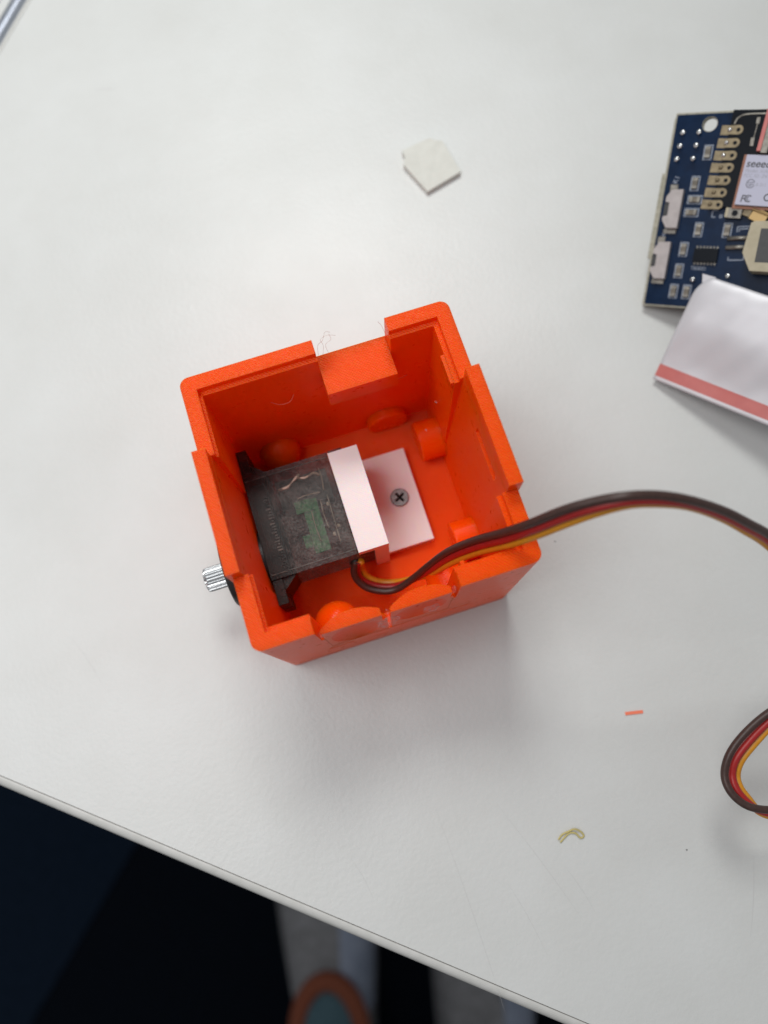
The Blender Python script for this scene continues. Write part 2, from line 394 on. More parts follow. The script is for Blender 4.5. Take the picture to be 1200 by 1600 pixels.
# dried glue smear on the near face and in the gaps
def blob(c, r, seed):
    rnd = random.Random(seed); bm = bmesh.new()
    bmesh.ops.create_icosphere(bm, subdivisions=3, radius=1)
    for v in bm.verts:
        k = 1 + .25*math.sin(v.co.x*5+seed) * math.cos(v.co.z*4+seed*2) + rnd.uniform(-.04, .04)
        v.co = Vector((v.co.x*r[0]*k, v.co.y*r[1], v.co.z*r[2]*k)) + Vector(c)
    return bm
gm = M['glue']; gn = N(gm); gv = gn.coord(); gn.l(gn.math('MULTIPLY', gn.ramp(gn.noise(gv, 1.1, 4, .7), .45, .7), 0.4), gn.b.inputs['Alpha'])
for c, r, sd in (((22.6, 0.0, 27.0), (2.3, .10, 8.5), 1), ((22.8, .75, 37.5), (.42, .5, 2.2), 2), ((10.6, .6, 36.2), (.35, .5, 1.8), 3), ((35.1, .8, 38.0), (.4, .6, 2.0), 4), ((31.0, .02, 26.5), (1.6, .08, 6.0), 5)):
    ob('glue_smear', blob(c, r, sd), 'glue', smooth=True)
# fine print strings
def wisp(pts, r, m, parent=None):
    bm = bmesh.new(); tube(bm, catmull(pts, 5), r, 6); 
    if parent is obox: return ob('print_string', bm, m)
    return finish('print_string', bm, M[m])
wisp([(25.2,50.0,38.9),(25.6,50.9,41),(26.6,50.6,43),(27.4,51.2,44.6),(28.3,51.2,44)], .035, 'hair', obox)
wisp([(26.0,49.8,38.7),(26.6,51.0,40),(26.3,51.0,42.6),(27.6,51.3,43),(29.2,51.2,42.2)], .03, 'hair', obox)
wisp([(27.2,49.8,38.6),(27.0,50.8,40.5),(28.2,51.0,41.6),(28.0,51.3,43.4)], .03, 'hair', obox)
wisp([(38.3,50.0,39.4),(37.9,50.9,41.2),(37.2,50.7,43.5)], .03, 'hair', obox)
wisp([(14.0,46.3,33),(15.5,45.9,31.6),(17.5,45.9,31.6),(18.6,46.3,33.5)], .045, 'clearstrand', obox)
wisp([(35.4,46.3,26),(38.5,45.9,26.4),(41.5,46.3,26.2)], .05, 'clearstrand', obox)
# flecks of white dust in the box
for c in ((43.4, 38.6, 12.2), (46.2, 41.2, 20.0)):
    bm = bmesh.new(); bmesh.ops.create_icosphere(bm, subdivisions=1, radius=1, matrix=Matrix.Translation(c) @ Euler((random.random(), random.random(), random.random())).to_matrix().to_4x4() @ Matrix.Diagonal((.13, .28, .1, 1)))
    ob('dust_fleck', bm, 'pale')

# ------------------------------------------------------------------ servo motor
servo = empty('servo_motor', (14, 26.7, 8), 'smoky translucent black servo motor lying against the left wall of the orange box', 'servo motor')
def sv(name, bm, m, **k):
    if isinstance(bm, bpy.types.Mesh): o = link(name, bm, M[m], servo, **k); o.data.transform(Matrix.Translation(-servo.location)); return o
    bmesh.ops.translate(bm, vec=(-14, -26.7, -8), verts=bm.verts[:]); return finish(name, bm, M[m], servo, **k)
sv('case', bbox(7.72, 21.3, 15.6, 37.8, 8, 20, bev=.35), 'smoky')
sv('rear_cap', bbox(21.42, 24.4, 15.5, 37.9, 7.9, 20.05, bev=.35), 'smoky')
bm = bmesh.new(); box(bm, 3.3, 7.6, 15.6, 37.8, 8, 20); bevel_all(bm, .3, 2)
sv('front_case', bm, 'smoky2')
for i in range(26):
    y = 16.6 + i*.62
    sv('grip_ridge', bbox(6.3 + .3*math.sin(i*2.3), 7.1 + .15*math.cos(i*1.7), y, y+.3, 19.98, 20.14, bev=0), 'seamtan' if 6 < i < 22 else 'smoky2')
for ya, yb, s in ((10.4, 15.55, -1), (37.85, 43.6, 1)):
    ear = bmesh.new(); box(ear, 3.3, 5.4, ya, yb, 8.3, 19.7)
    ymid = ya if s < 0 else yb
    sl = [C((2, (ya+yb)/2 + s*.8, 14), (1, 0, 0), 1.0, 5, 20), B(2, 7, min(ymid, (ya+yb)/2+s*.8)-.1, max(ymid, (ya+yb)/2+s*.8)+.1, 13.5, 14.5)]
    sv('mounting_ear', boolean(ear, sl, bev=.2), 'smoky2')
    y0 = 15.55 if s < 0 else 37.85
    bm = bmesh.new(); a = []
    for z in (9.0, 19.2):
        a.append([bm.verts.new(p) for p in ((5.42, y0, z), (8.2, y0, z), (5.42, y0 + s*2.4, z))])
    bm.faces.new(a[0]); bm.faces.new(a[1][::-1])
    for i in range(3): bm.faces.new((a[0][i], a[0][(i+1) % 3], a[1][(i+1) % 3], a[1][i]))
    sv('gusset', bm, 'smoky2')
# inner works glimpsed through the case
sv('circuit_board', bbox(13.2, 16.4, 18.4, 29.6, 18.3, 18.9, bev=.1), 'green')
sv('circuit_board', bbox(11.6, 13.1, 20.0, 22.6, 18.3, 18.8, bev=.1), 'green')
sv('circuit_board', bbox(11.8, 15.4, 27.2, 29.8, 18.9, 19.2, bev=.1), 'green')
sv('motor_can', bbox(9.0, 20.0, 30.0, 36.4, 9.5, 14.8, bev=1.4), 'motor')
def blobline(P, r): 
    bm = bmesh.new(); tube(bm, catmull(P, 6), r, 8, lambda t: .7+.4*math.sin(t*6)**2); return bm
sv('potting_bead', blobline([(9.6,33.2,19.6),(11.5,33.2,19.75),(13.2,34.2,19.75),(14.6,35.2,19.6)], .34), 'tan', smooth=True)
sv('potting_bead', blobline([(13.8,34.6,19.6),(15.6,34.0,19.8),(17.4,34.5,19.7),(18.6,33.7,19.6)], .3), 'tan', smooth=True)
sv('potting_bead', blobline([(18.7,35.3,19.2),(18.8,33.0,19.4),(18.4,30.4,19.2)], .13), 'tan', smooth=True)
sv('lead', blobline([(12.6,30.3,19.3),(15.0,30.5,19.4),(17.6,30.3,19.3)], .13), 'tan', smooth=True)
sv('lead', blobline([(17.2,28.6,19.2),(17.0,25.5,19.4),(17.2,22.5,19.2)], .12), 'tan', smooth=True)
sv('lead', blobline([(18.8,29.4,19.2),(18.7,24.0,19.3),(18.6,19.0,19.2)], .10), 'tan', smooth=True)
sv('lead', blobline([(14.8,27.0,19.2),(14.7,24.0,19.35),(14.9,20.5,19.2)], .10), 'tan', smooth=True)
for c in ((18.4,27.4,19.4),(17.9,21.0,19.4),(19.2,22.4,19.4)):
    sv('solder_dot', ELL(c, (.35,.45,.25)), 'tan', smooth=True)
sv('gear_block', bbox(4.2, 7.0, 17, 36, 9, 18.2, bev=.4), 'black')
sv('cable_exit', boss_cyl((20.2, 15.6, 14), (0, -1, 0), 1.2, .8), 'black')
# edges of the lid: thin proud seams, their highlight put into the paler colour
for y in (16.5, 36.7):
    sv('lid_seam_highlight', bbox(3.6, 21.2, y, y+.16, 19.99, 20.12, bev=0), 'seamtan')
for x in (7.62,): sv('case_seam', bbox(x, x+.1, 15.7, 37.7, 8.2, 19.75, bev=0), 'black')
# hub, horn disc and splined output shaft, outside the left wall
sv('gear_hub', boss_cyl((3.35, 21.3, 14), (-1, 0, 0), 5.9, 4.6), 'black')
bm = bmesh.new(); cyl(bm, (-1.3, 21.3, 14), (-1, 0, 0), 7.4, 4.1, 64); bevel_all(bm, .5, 3, .9); sv('horn_disc', bm, 'black', smooth=False)
bm = bmesh.new(); cyl(bm, (-5.35, 21.3, 14), (-1, 0, 0), 2.95, .5, 40); sv('collar', bm, 'black')
# spline: 21 rounded teeth
bm = bmesh.new(); nt = 19; seg = nt*6
def ringat(x, k):
    return [bm.verts.new((x, 21.0 + math.cos(a)*(2.28 + .25*k*math.cos(nt*a))*(1 if k else .82), 14 + math.sin(a)*(2.28 + .25*k*math.cos(nt*a))*(1 if k else .82))) for a in [2*math.pi*i/seg for i in range(seg)]]
rs = [ringat(-5.5, 1), ringat(-9.7, 1), ringat(-10.2, .4), ringat(-10.4, 0)]
for a, b in zip(rs, rs[1:]):
    for i in range(seg): bm.faces.new((a[i], a[(i+1) % seg], b[(i+1) % seg], b[i]))
bm.faces.new(rs[0][::-1]); bm.faces.new(rs[-1]); sv('splined_shaft', bm, 'steel')

# ------------------------------------------------------------------ pale clamp with screw
clamp = empty('servo_clamp', (30, 27, 3), 'pale pinkish white printed clamp screwed to the box floor behind the servo', 'bracket')
def cl(name, bm, m, **k):
    if isinstance(bm, bpy.types.Mesh): o = link(name, bm, M[m], clamp, **k); o.data.transform(Matrix.Translation(-clamp.location)); return o
    bmesh.ops.translate(bm, vec=(-30, -27, -3), verts=bm.verts[:]); return finish(name, bm, M[m], clamp, **k)
blk = B(21.35, 27.55, 15.2, 36.7, 20.12, 22.4)
cl('clamp_body', boolean(blk, [], [B(24.6, 27.53, 15.22, 36.68, 3.02, 21), B(26.0, 38.1, 16.6, 38.4, 3.02, 5.4)], bev=.28), 'pale')
hd = bmesh.new(); cyl(hd, (33.8, 27.6, 5.36), (0, 0, 1), 2.05, .60, 48); bevel_all(hd, .2, 3, .9)
X = [B(33.8-1.25, 33.8+1.25, 27.6-.28, 27.6+.28, 5.47, 6.5), B(33.8-.28, 33.8+.28, 27.6-1.25, 27.6+1.25, 5.47, 6.5), C((33.8, 27.6, 5.47), (0, 0, 1), .35, 2, 12, .9)]
rot = Matrix.Translation((33.8, 27.6, 0)) @ Matrix.Rotation(math.radians(28), 4, 'Z') @ Matrix.Translation((-33.8, -27.6, 0))
for x in X[:2]: bmesh.ops.transform(x, matrix=rot, verts=x.verts[:])
cl('screw_head', boolean(hd, X, bev=.04), 'screw')
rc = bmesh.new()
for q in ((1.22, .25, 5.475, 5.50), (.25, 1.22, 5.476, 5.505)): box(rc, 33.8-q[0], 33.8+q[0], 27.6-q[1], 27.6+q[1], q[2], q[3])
bmesh.ops.transform(rc, matrix=rot, verts=rc.verts[:]); cl('screw_recess_shade', rc, 'recess')  # dark cross laid in the slot, its shade put into the colour

# ------------------------------------------------------------------ three-wire cable
brown = [(20.27,15.04,15.00),(19.34,13.65,13.50),(19.41,11.92,12.00),(21.04,9.71,11.00),(24.39,7.92,11.00),(27.38,7.65,12.00),(31.02,8.32,16.00),(33.94,8.75,22.00),(37.15,8.76,30.00),(40.98,7.73,39.00),(45.06,6.02,48.00),(48.16,5.13,54.00),(52.24,4.66,59.00),(56.33,3.97,62.00),(60.32,2.92,64.00),(65.11,1.74,63.00),(70.07,-0.14,61.00),(75.78,-2.60,57.00),(80.61,-5.30,53.00),(85.95,-8.52,48.00),(93.57,-16.02,40.00),(98.28,-25.83,32.00),(95.59,-33.50,26.00),(89.79,-35.78,23.00),(84.27,-37.41,21.00),(79.21,-39.69,20.00),(75.82,-42.27,19.00),(73.99,-45.36,18.00),(73.75,-48.26,18.00),(75.09,-51.05,18.00),(77.48,-52.87,18.00),(81.78,-54.36,17.00),(90.52,-55.83,14.00),(110,-56,4),(128,-52,.8)]
red = [(20.77,14.88,15.00),(20.05,13.88,12.50),(20.16,12.35,10.50),(21.93,10.51,9.50),(24.72,9.04,9.50),(27.61,8.37,10.50),(31.03,8.24,14.00),(33.79,8.09,20.00),(37.20,7.89,28.50),(41.04,6.82,37.50),(45.15,5.08,46.50),(48.40,4.22,52.50),(52.54,3.80,57.50),(56.47,3.17,61.00),(60.64,2.34,62.80),(65.29,1.20,61.80),(70.31,-0.43,59.50),(75.77,-2.90,55.70),(80.72,-5.63,51.50),(85.97,-8.87,46.50),(93.26,-16.33,39.00),(97.86,-25.59,31.00),(95.57,-32.85,25.00),(89.69,-36.59,22.00),(84.78,-38.80,20.00),(80.14,-41.24,19.00),(77.14,-43.48,18.00),(75.70,-45.99,17.00),(75.37,-48.52,17.00),(76.19,-51.05,17.00),(77.86,-53.35,17.00),(81.84,-55.34,16.00),(90.61,-56.82,13.00),(110,-57.2,3.4),(128,-53.3,.8)]
orange = [(21.31,14.84,15.00),(21.06,14.16,11.50),(21.48,12.69,9.30),(22.84,11.24,8.50),(25.04,10.12,8.30),(27.88,9.18,9.30),(31.09,8.38,13.00),(34.08,7.58,18.50),(37.40,7.09,27.00),(41.28,6.08,36.00),(45.43,4.35,45.00),(48.71,3.48,51.00),(52.89,3.05,56.00),(56.86,2.67,59.50),(61.09,2.10,61.30),(65.66,1.03,60.50),(70.63,-0.52,58.30),(76.03,-3.00,54.50),(80.75,-5.85,50.50),(86.11,-9.16,45.00),(93.09,-16.58,38.00),(97.64,-25.42,30.00),(95.45,-32.29,24.30),(89.39,-37.22,21.00),(85.20,-39.81,19.00),(80.93,-42.27,18.00),(78.12,-44.34,17.00),(76.81,-46.55,16.00),(76.49,-48.74,16.00),(77.14,-51.10,16.00),(78.32,-53.98,16.00),(82.04,-56.01,15.00),(90.79,-57.61,12.00),(110,-58.4,2.8),(128,-54.6,.8)]
cable = empty('servo_cable', (20, 15, 14), 'three-wire servo cable in brown, red and yellow arching out of the orange box', 'cable')
for P, m, lb in ((brown, 'brown', 'dark brown wire'), (red, 'red', 'red wire'), (orange, 'amber', 'yellow-orange wire')):
    bm = bmesh.new(); tube(bm, catmull(P, 8), .72, 14)
    bmesh.ops.translate(bm, vec=(-20, -15, -14), verts=bm.verts[:]); finish('wire', bm, M[m], cable, smooth=True, label=lb)

# ------------------------------------------------------------------ blue circuit board
U = Vector((0.71060, -0.56182, 0.42356)); V = Vector((-0.39319, -0.81632, -0.42313)); V = (V - U*U.dot(V)).normalized(); NN = V.cross(U).normalized()
pcb = bpy.data.objects.new('circuit_board', None); col.objects.link(pcb); pcb.empty_display_size = .01
Yv = -V
TL = Vector((120.65, 90.52, 20.0))
pcb.matrix_world = Matrix(((U.x, Yv.x, NN.x, TL.x*S), (U.y, Yv.y, NN.y, TL.y*S), (U.z, Yv.z, NN.z, TL.z*S), (0, 0, 0, 1)))
tag(pcb, 'dark blue circuit board with gold pads and white printed module, propped at the right edge', 'circuit board')
def pc(name, bm, m, parent=None, **k):
    if isinstance(bm, bpy.types.Mesh): return link(name, bm, M[m], parent or pcb, **k)
    return finish(name, bm, M[m], parent or pcb, **k)
SK = -0.045                                       # slight skew of the component rows against the left edge
def rbox(cx, cy, w, h, z0, z1, ang=0, bev=.06):
    bm = bmesh.new(); box(bm, -w/2, w/2, -h/2, h/2, z0, z1)
    if bev: bevel_all(bm, bev, 1)
    bmesh.ops.transform(bm, matrix=Matrix.Translation((cx, -cy, 0)) @ Matrix.Rotation(math.radians(ang), 4, 'Z'), verts=bm.verts[:])
    return bm
brd = bmesh.new(); prism(brd, [(0, 0), (0.4, 0.03), (36, 0.03), (36, -42.6), (0, -42.6)], -1.5, -.03)
pc('board_core', boolean(brd, [C((7.8, -2.6, -3), (0, 0, 1), 1.5, 6, 40)], bev=.05), 'fr4')
msk = bmesh.new(); box(msk, .35, 35.7, -42.3, -.38, -.02, .03)
pc('solder_mask', boolean(msk, [C((7.8, -2.6, -3), (0, 0, 1), 1.62, 6, 40)]), 'pcb')
pc('side_connector', bbox(-1.2, 9, -31.6, -12.6, -5.0, -1.55, bev=.2), 'fr4')
pc('edge_strip', bbox(-.55, 3, -42.2, -.6, -3.2, -1.52, bev=.15), 'fr4')
pc('pin_header', bbox(12, 30, -40, -6, -9.5, -1.55, bev=.2), 'black')
# soldered pin ends
for x, y in ((2.27, 4.22), (2.15, 7.1), (1.98, 9.9), (5.8, 4.23), (5.7, 7.01), (5.55, 9.83), (10.4, 36.1), (17.8, 35.0)):
    bm = bmesh.new(); bmesh.ops.create_uvsphere(bm, u_segments=16, v_segments=10, radius=1, matrix=Matrix.Translation((x, -y, .15)) @ Matrix.Diagonal((.62, .62, .5, 1)))
    j = pc('solder_joint', bm, 'solder', smooth=True)
    bm = bmesh.new(); cyl(bm, (x, -y, .3), (.35, -.5, .9), .26, 1.1, 12, .2); pc('pin_tip', bm, 'solder', j, smooth=True)
# small chip resistors: white outline, tinned ends, dark body
def resistor(x, y, ang, w=1.25, h=2.4):
    t = pc('chip_resistor', rbox(x, y, w*.92, h*.52, .04, .5, ang), 'resistor')
    a = math.radians(ang)
    for s in (-1, 1):
        dx, dy = -math.sin(a)*s*h*.36, math.cos(a)*s*h*.36
        pc('terminal', rbox(x+dx, y-dy, w*.98, h*.27, .04, .54, ang, .1), 'tin', t)
    W2, H2 = w*1.35, h*1.25
    bm = bmesh.new()
    for (cx, cy, ww, hh) in ((-W2/2, 0, .2, H2), (W2/2, 0, .2, H2), (0, H2/2, W2+.2, .2), (0, -H2/2, W2+.2, .2)):
        box(bm, cx-ww/2, cx+ww/2, cy-hh/2, cy+hh/2, .034, .05)
    bmesh.ops.transform(bm, matrix=Matrix.Translation((x, -y, 0)) @ Matrix.Rotation(a, 4, 'Z'), verts=bm.verts[:])
    pc('outline', bm, 'silk', t)
for x, y, a in ((8.5, 8.6, 0), (6.95, 15.2, 0), (7.55, 18.7, 90), (7.3, 21.5, 90), (9.6, 25.2, 0), (15.8, 25.2, 0), (7.1, 29.6, 0), (6.9, 34.4, 0), (6.55, 39.0, 0), (9.5, 39.0, 0)):
    resistor(x, y, a)
# two side push switches
for x, y0, y1 in ((3.75, 16.8, 25.2), (3.0, 28.3, 36.5)):
    bm = bmesh.new(); prism(bm, [(x-1.25, -y0-.1), (x+1.3, -y0), (x+1.3, -y1), (x-1.2, -y1), (x-2.3, -y1+1.7), (x-2.3, -y1+2.5), (x-1.3, -y1+2.7), (x-1.3, -y0-2.9), (x-2.2, -y0-2.7), (x-2.2, -y0-1.6)], .04, 1.7)
    bevel_all(bm, .12, 1)
    t = pc('side_switch', bm, 'switch')
    pc('button', bbox(x-2.4, x-1.32, -y1+2.8, -y0-3.0, .1, 1.35, bev=.1), 'black', t)
    pc('solder_tab', bbox(x-2.0, x-.4, -y0-.12, -y0+1.3, .04, .4, bev=.1), 'tin', t)
    pc('solder_tab', bbox(x-1.8, x+.9, -y1-1.0, -y1-.04, .04, .35, bev=.1), 'tin', t)
# driver chip with pins
t = pc('driver_chip', rbox(12.3, 30.8, 5.2, 2.9, .1, 1.0, 1, .1), 'xpcb')
for k in range(7):
    for yy in (29.05, 32.55): pc('chip_pin', rbox(10.1 + k*.73, yy, .3, .6, .05, .25, 1, 0), 'tin', t)
# radio module: black sub-board, castellated pads, shield, print
mod = pc('radio_module', rbox(21.9, 10.6, 19.6, 20.2, .05, 1.0, -2.2, .1), 'xpcb')
px = [14.25, 14.05, 13.95, 13.82, 13.62, 13.35, 13.0]; py = [4.3, 7.0, 9.6, 12.15, 14.8, 17.4, 19.95]; qx = [11.4, 11.15, 10.95, 10.7, 10.6, 10.4, 10.15]
for k in range(7):
    pc('header_pad', rbox(qx[k], py[k]-.25, 1.9, 2.0, .04, .14, -3, 0), 'pad')
    bm = bmesh.new(); n = 14
    x0, y0, r = px[k], -py[k], .98
    pts = [(x0 + r*math.cos(a), y0 + r*math.sin(a)) for a in [-math.pi/2 + math.pi*i/n for i in range(n+1)]] + [(x0-2.0, y0+.9), (x0-2.0, y0-.9)]
    prism(bm, pts, 1.0, 1.07)
    pp = pc('edge_pad', boolean(bm, [C((x0, y0, .5), (0, 0, 1), .42, 2, 18)]), 'pad', mod)
    pc('solder_fillet', ELL((x0-1.75, y0+.1, .7), (.55, .55, .75)), 'solder' if k < 3 else 'pad', mod, smooth=True)
bm = bmesh.new(); tube(bm, catmull([(13.2, -3.1, 1.06), (13.6, -2.0, 1.06), (14.7, -1.3, 1.06), (16.6, -1.15, 1.06), (19.5, -1.2, 1.06), (24, -1.1, 1.06)], 6), .2, 6, flat=.3); pc('antenna_trace', bm, 'tin', mod)
bm = bmesh.new(); tube(bm, catmull([(18.0, -2.2, 1.06), (17.85, -4.3, 1.06), (17.6, -7.2, 1.06)], 4), .1, 6, flat=.3); pc('antenna_trace', bm, 'tin', mod)
pc('antenna_pad', rbox(17.55, 6.9, .7, 1.7, 1.0, 1.15, 0, .05), 'tin', mod); pc('antenna_pad', rbox(17.95, 2.6, .7, 1.3, 1.0, 1.15, 0, .05), 'tin', mod)
pc('shield_frame', rbox(21.9+.9, 15.5, 12.9, 11.2, 1.0, 1.6, -2.6, .15), 'copper', mod)
sh = pc('shield_can', rbox(21.9+1.15, 15.35, 12.1, 10.3, 1.3, 2.5, -3.4, .15), 'shield', mod)
def txt(s, x, y, size, m, ang=0, shear=0, bold=0, z=2.505, parent=None):
    c = bpy.data.curves.new('print', 'FONT'); c.body = s; c.size = size; c.shear = shear; c.offset = bold; c.fill_mode = 'FRONT'; c.extrude = 0.004
    o = bpy.data.objects.new('print', c); col.objects.link(o)
    dg = bpy.context.evaluated_depsgraph_get(); me = bpy.data.meshes.new_from_object(o.evaluated_get(dg), depsgraph=dg)
    bpy.data.objects.remove(o); me.materials.clear()
    me.transform(Matrix.Scale(S, 4) @ Matrix.Translation((x, -y, z)) @ Matrix.Rotation(math.radians(ang), 4, 'Z'))
    return link('printed_text', me, M[m], parent or mod)
A_ = -3.4
txt('seeed', 17.5, 12.35, 2.15, 'ink', A_, .12, .03)
txt('Model: XIAO', 17.45, 13.45, 1.0, 'greyink', A_, .1)
txt('FCC ID: Z4T', 17.35, 14.45, 1.0, 'greyink', A_, .1)
txt('R 211', 20.2, 16.35, .9, 'greyink', A_, .1)
txt('F', 17.6, 19.6, 2.1, 'ink', A_, .1, .02)
txt('C', 18.35, 19.6, 2.1, 'ink', A_, 0, .02); txt('c', 18.8, 19.25, 1.45, 'ink', A_, 0, .02)
txt('CE', 22.2, 19.4, 2.2, 'ink', A_, 0, .02)
def ring(cx, cy, r, w, a0, a1, m, z=2.508):
    bm = bmesh.new(); n = 28
    I = []; O = []
    for i in range(n+1):
        a = a0 + (a1-a0)*i/n
        I.append(bm.verts.new((cx+(r-w/2)*math.cos(a), -cy+(r-w/2)*math.sin(a), z))); O.append(bm.verts.new((cx+(r+w/2)*math.cos(a), -cy+(r+w/2)*math.sin(a), z)))
    for i in range(n): bm.faces.new((I[i], I[i+1], O[i+1], O[i]))
    return pc('printed_mark', bm, m, mod)
ring(19.15, 15.85, .85, .14, .5, 6.0, 'ink')
for (x0, x1, y) in ((18.5, 20.0, 15.6), (18.6, 19.7, 16.0), (18.75, 19.4, 16.3)):
    bm = bmesh.new(); box(bm, x0, x1, -y-.06, -y+.06, 2.504, 2.512); pc('printed_mark', bm, 'ink', mod)
# red and white ribbon lying over the module
rb = pc('red_strip', rbox(19.8, 5.1, .8, 8.4, 2.2, 3.1, -4, .1), 'stripe'); pc('grey_strip', rbox(20.9, 5.4, 1.3, 8.6, 1.1, 3.0, -4, .1), 'tin'); pc('dark_holder', rbox(20.0, 9.3, 4.5, .9, 1.0, 2.2, -3, .1), 'xpcb')
# reset button, gold antenna socket
t = pc('reset_button', rbox(16.6, 21.7, 3.3, 2.1, .05, 1.3, -3, .12), 'tin'); bm = bmesh.new(); cyl(bm, (16.9, -21.75, 1.28), (0, 0, 1), .62, .2, 24); pc('button_cap', bm, 'xpcb', t)
pc('button_side', rbox(15.2, 21.6, .6, 2.0, .06, 1.45, -3, .1), 'ivory', t)
t = pc('antenna_socket', rbox(22.0, 22.3, 3.4, 2.6, .06, 1.5, -25, .15), 'gold')
bm = bmesh.new(); tube(bm, [Vector((20.5, -20.9, 1.6)), Vector((24.5, -22.3, 1.6))], .28, 8); pc('crimp', bm, 'gold', t)
pc('gold_pad', rbox(19.4, 21.4, 1.6, 1.7, .05, 1.1, -20, .2), 'pad')
# two tinned leads going into the ivory connector
for y in (26.85, 28.8):
    bm = bmesh.new(); tube(bm, [Vector((16.2, -y-.15, .35)), Vector((18.5, -y, .45)), Vector((21.5, -y+.1, .5))], .48, 12, flat=.7); pc('connector_lead', bm, 'tin', smooth=True)
bm = bmesh.new(); prism(bm, [(20.7, -30.6), (21.3, -24.4), (22.0, -24.0), (28.5, -23.9), (28.5, -34.4), (22.8, -34.3)], .05, 5.0); bevel_all(bm, .15, 1)
t = pc('ivory_connector', bm, 'ivory')
pc('connector_slot', bbox(23.5, 28, -32.5, -25.5, 4.9, 5.03, bev=0), 'black', t)
# silkscreen brackets and text
def silk(P):
    bm = bmesh.new()
    for (a, b) in zip(P, P[1:]):
        a = Vector((a[0], -a[1], .04)); b = Vector((b[0], -b[1], .04)); d = (b-a).normalized(); s = Vector((-d.y, d.x, 0))*.09
        bm.faces.new([bm.verts.new(v) for v in (a+s-d*.09, b+s+d*.09, b-s+d*.09, a-s-d*.09)])
    pc('silk_line', bm, 'silk')
silk([(17.9, 25.4), (17.8, 24.4), (20.45, 24.2), (20.45, 25.7)]); silk([(18.3, 25.3), (18.3, 24.9), (20.0, 24.7)])
silk([(20.3, 30.2), (20.3, 31.4), (17.1, 31.6), (17.1, 31.0)]); silk([(13.0, 20.9), (11.9, 21.0), (11.9, 22.4), (12.6, 22.4)]); silk([(13.6, 21.9), (14.1, 21.9), (14.1, 22.5), (13.6, 22.5), (13.6, 21.9)])
txt('K1', 2.9, 15.3, 1.5, 'silk', 75, z=.04, parent=pcb); txt('K2', 2.4, 26.9, 1.3, 'silk', 75, z=.04, parent=pcb); txt('TB2021', 9.4, 34.0, 1.1, 'silk', 0, z=.04, parent=pcb)

# ------------------------------------------------------------------ silvery pouch with red stripe
P0 = Vector((99.2, 37.54, 1.5)); e1 = (Vector((113.81, 53.29, 14.0)) - P0); e2 = (Vector((114.77, 16.97, 10.11)) - P0); e2n = e2.normalized(); e1l = e1.length; e1n = (e1 - e2n*e1.dot(e2n)).normalized(); n3 = e2n.cross(e1n)
if n3.z < 0: n3 = -n3
pouch = bpy.data.objects.new('pouch', None); col.objects.link(pouch); pouch.empty_display_size = .01
pouch.matrix_world = Matrix(((e2n.x, e1n.x, n3.x, P0.x*S), (e2n.y, e1n.y, n3.y, P0.y*S), (e2n.z, e1n.z, n3.z, P0.z*S), (0, 0, 0, 1)))
tag(pouch, 'silvery white film pouch with a red stripe, leaning on the blue circuit board', 'pouch')
def pouch_z(x, y, L=62, Wd=25.5):
    # flat sealed lip at the near long edge, gentle bulge elsewhere, rounded far shoulder
    a = min(max((y-3.0)/13.0, 0), 1); b = min(max((Wd-y)/5.5, 0), 1); c = min(max(x/4.0, 0), 1)
    s = lambda t: math.sqrt(max(0, 1-(1-t)**2))
    return 1.7*(a*a*(3-2*a))*s(b) * (.35+.65*s(c))
bm = bmesh.new(); nx, ny = 70, 52; L, Wd = 62, 24.9
rnd = random.Random(3)
topv = {}; botv = {}
for i in range(nx+1):
    for j in range(ny+1):
        x = L*i/nx; y = Wd*j/ny
        cut = 2.6*max(0, (y-Wd+5)/5)**2.2 * max(0, 1-x/3.2)   # rounded far left corner
        xx = x + cut*.9
        wz = .10*math.sin(x*.35+y*.2) + .06*math.sin(x*.9-y*.5)
        topv[i, j] = bm.verts.new((xx, y, pouch_z(x, y) + wz*min(1, y/6)))
        botv[i, j] = bm.verts.new((xx, y, -.35 - 1.4*min(1, max(0, (y-3)/5))*min(1, max(0, (Wd-y)/2))*min(1, x/1.5)))
mi = []
for i in range(nx):
    for j in range(ny):
        f = bm.faces.new((topv[i,j], topv[i+1,j], topv[i+1,j+1], topv[i,j+1]))
        y = Wd*(j+.5)/ny
        f.material_index = 1 if 0.95 < y < 3.6 else 0
        bm.faces.new((botv[i,j+1], botv[i+1,j+1], botv[i+1,j], botv[i,j]))
for i in range(nx):
    bm.faces.new((botv[i,0], botv[i+1,0], topv[i+1,0], topv[i,0])); bm.faces.new((topv[i,ny], topv[i+1,ny], botv[i+1,ny], botv[i,ny]))
for j in range(ny):
    bm.faces.new((topv[0,j], topv[0,j+1], botv[0,j+1], botv[0,j])); bm.faces.new((botv[nx,j], botv[nx,j+1], topv[nx,j+1], topv[nx,j]))
# film and its stripe are two meshes: split by material index
bm2 = bm.copy()
bmesh.ops.delete(bm, geom=[f for f in bm.faces if f.material_index == 1], context='FACES')
bmesh.ops.delete(bm2, geom=[f for f in bm2.faces if f.material_index == 0], context='FACES')
for f in bm.faces: f.material_index = 0
for f in bm2.faces: f.material_index = 0
finish('film', bm, M['pouch'], pouch, smooth=True); finish('stripe', bm2, M['stripe'], pouch, smooth=True, label='dusty red stripe along the near edge')
bm = bmesh.new(); vs = [bm.verts.new(p) for p in ((1.0, 24.6, -.2), (4.2, 24.7, .0), (2.0, 22.4, -.2), (1.0, 24.6, -.3), (4.2, 24.7, -.12), (2.0, 22.4, -.3))]
bm.faces.new(vs[:3]); bm.faces.new(vs[3:][::-1])
for i in range(3): bm.faces.new((vs[i], vs[(i+1) % 3], vs[3+(i+1) % 3], vs[3+i]))
bmesh.ops.translate(bm, vec=(-1.1, .5, 0), verts=bm.verts[:]); finish('corner_flap', bm, M['pouch'], pouch)

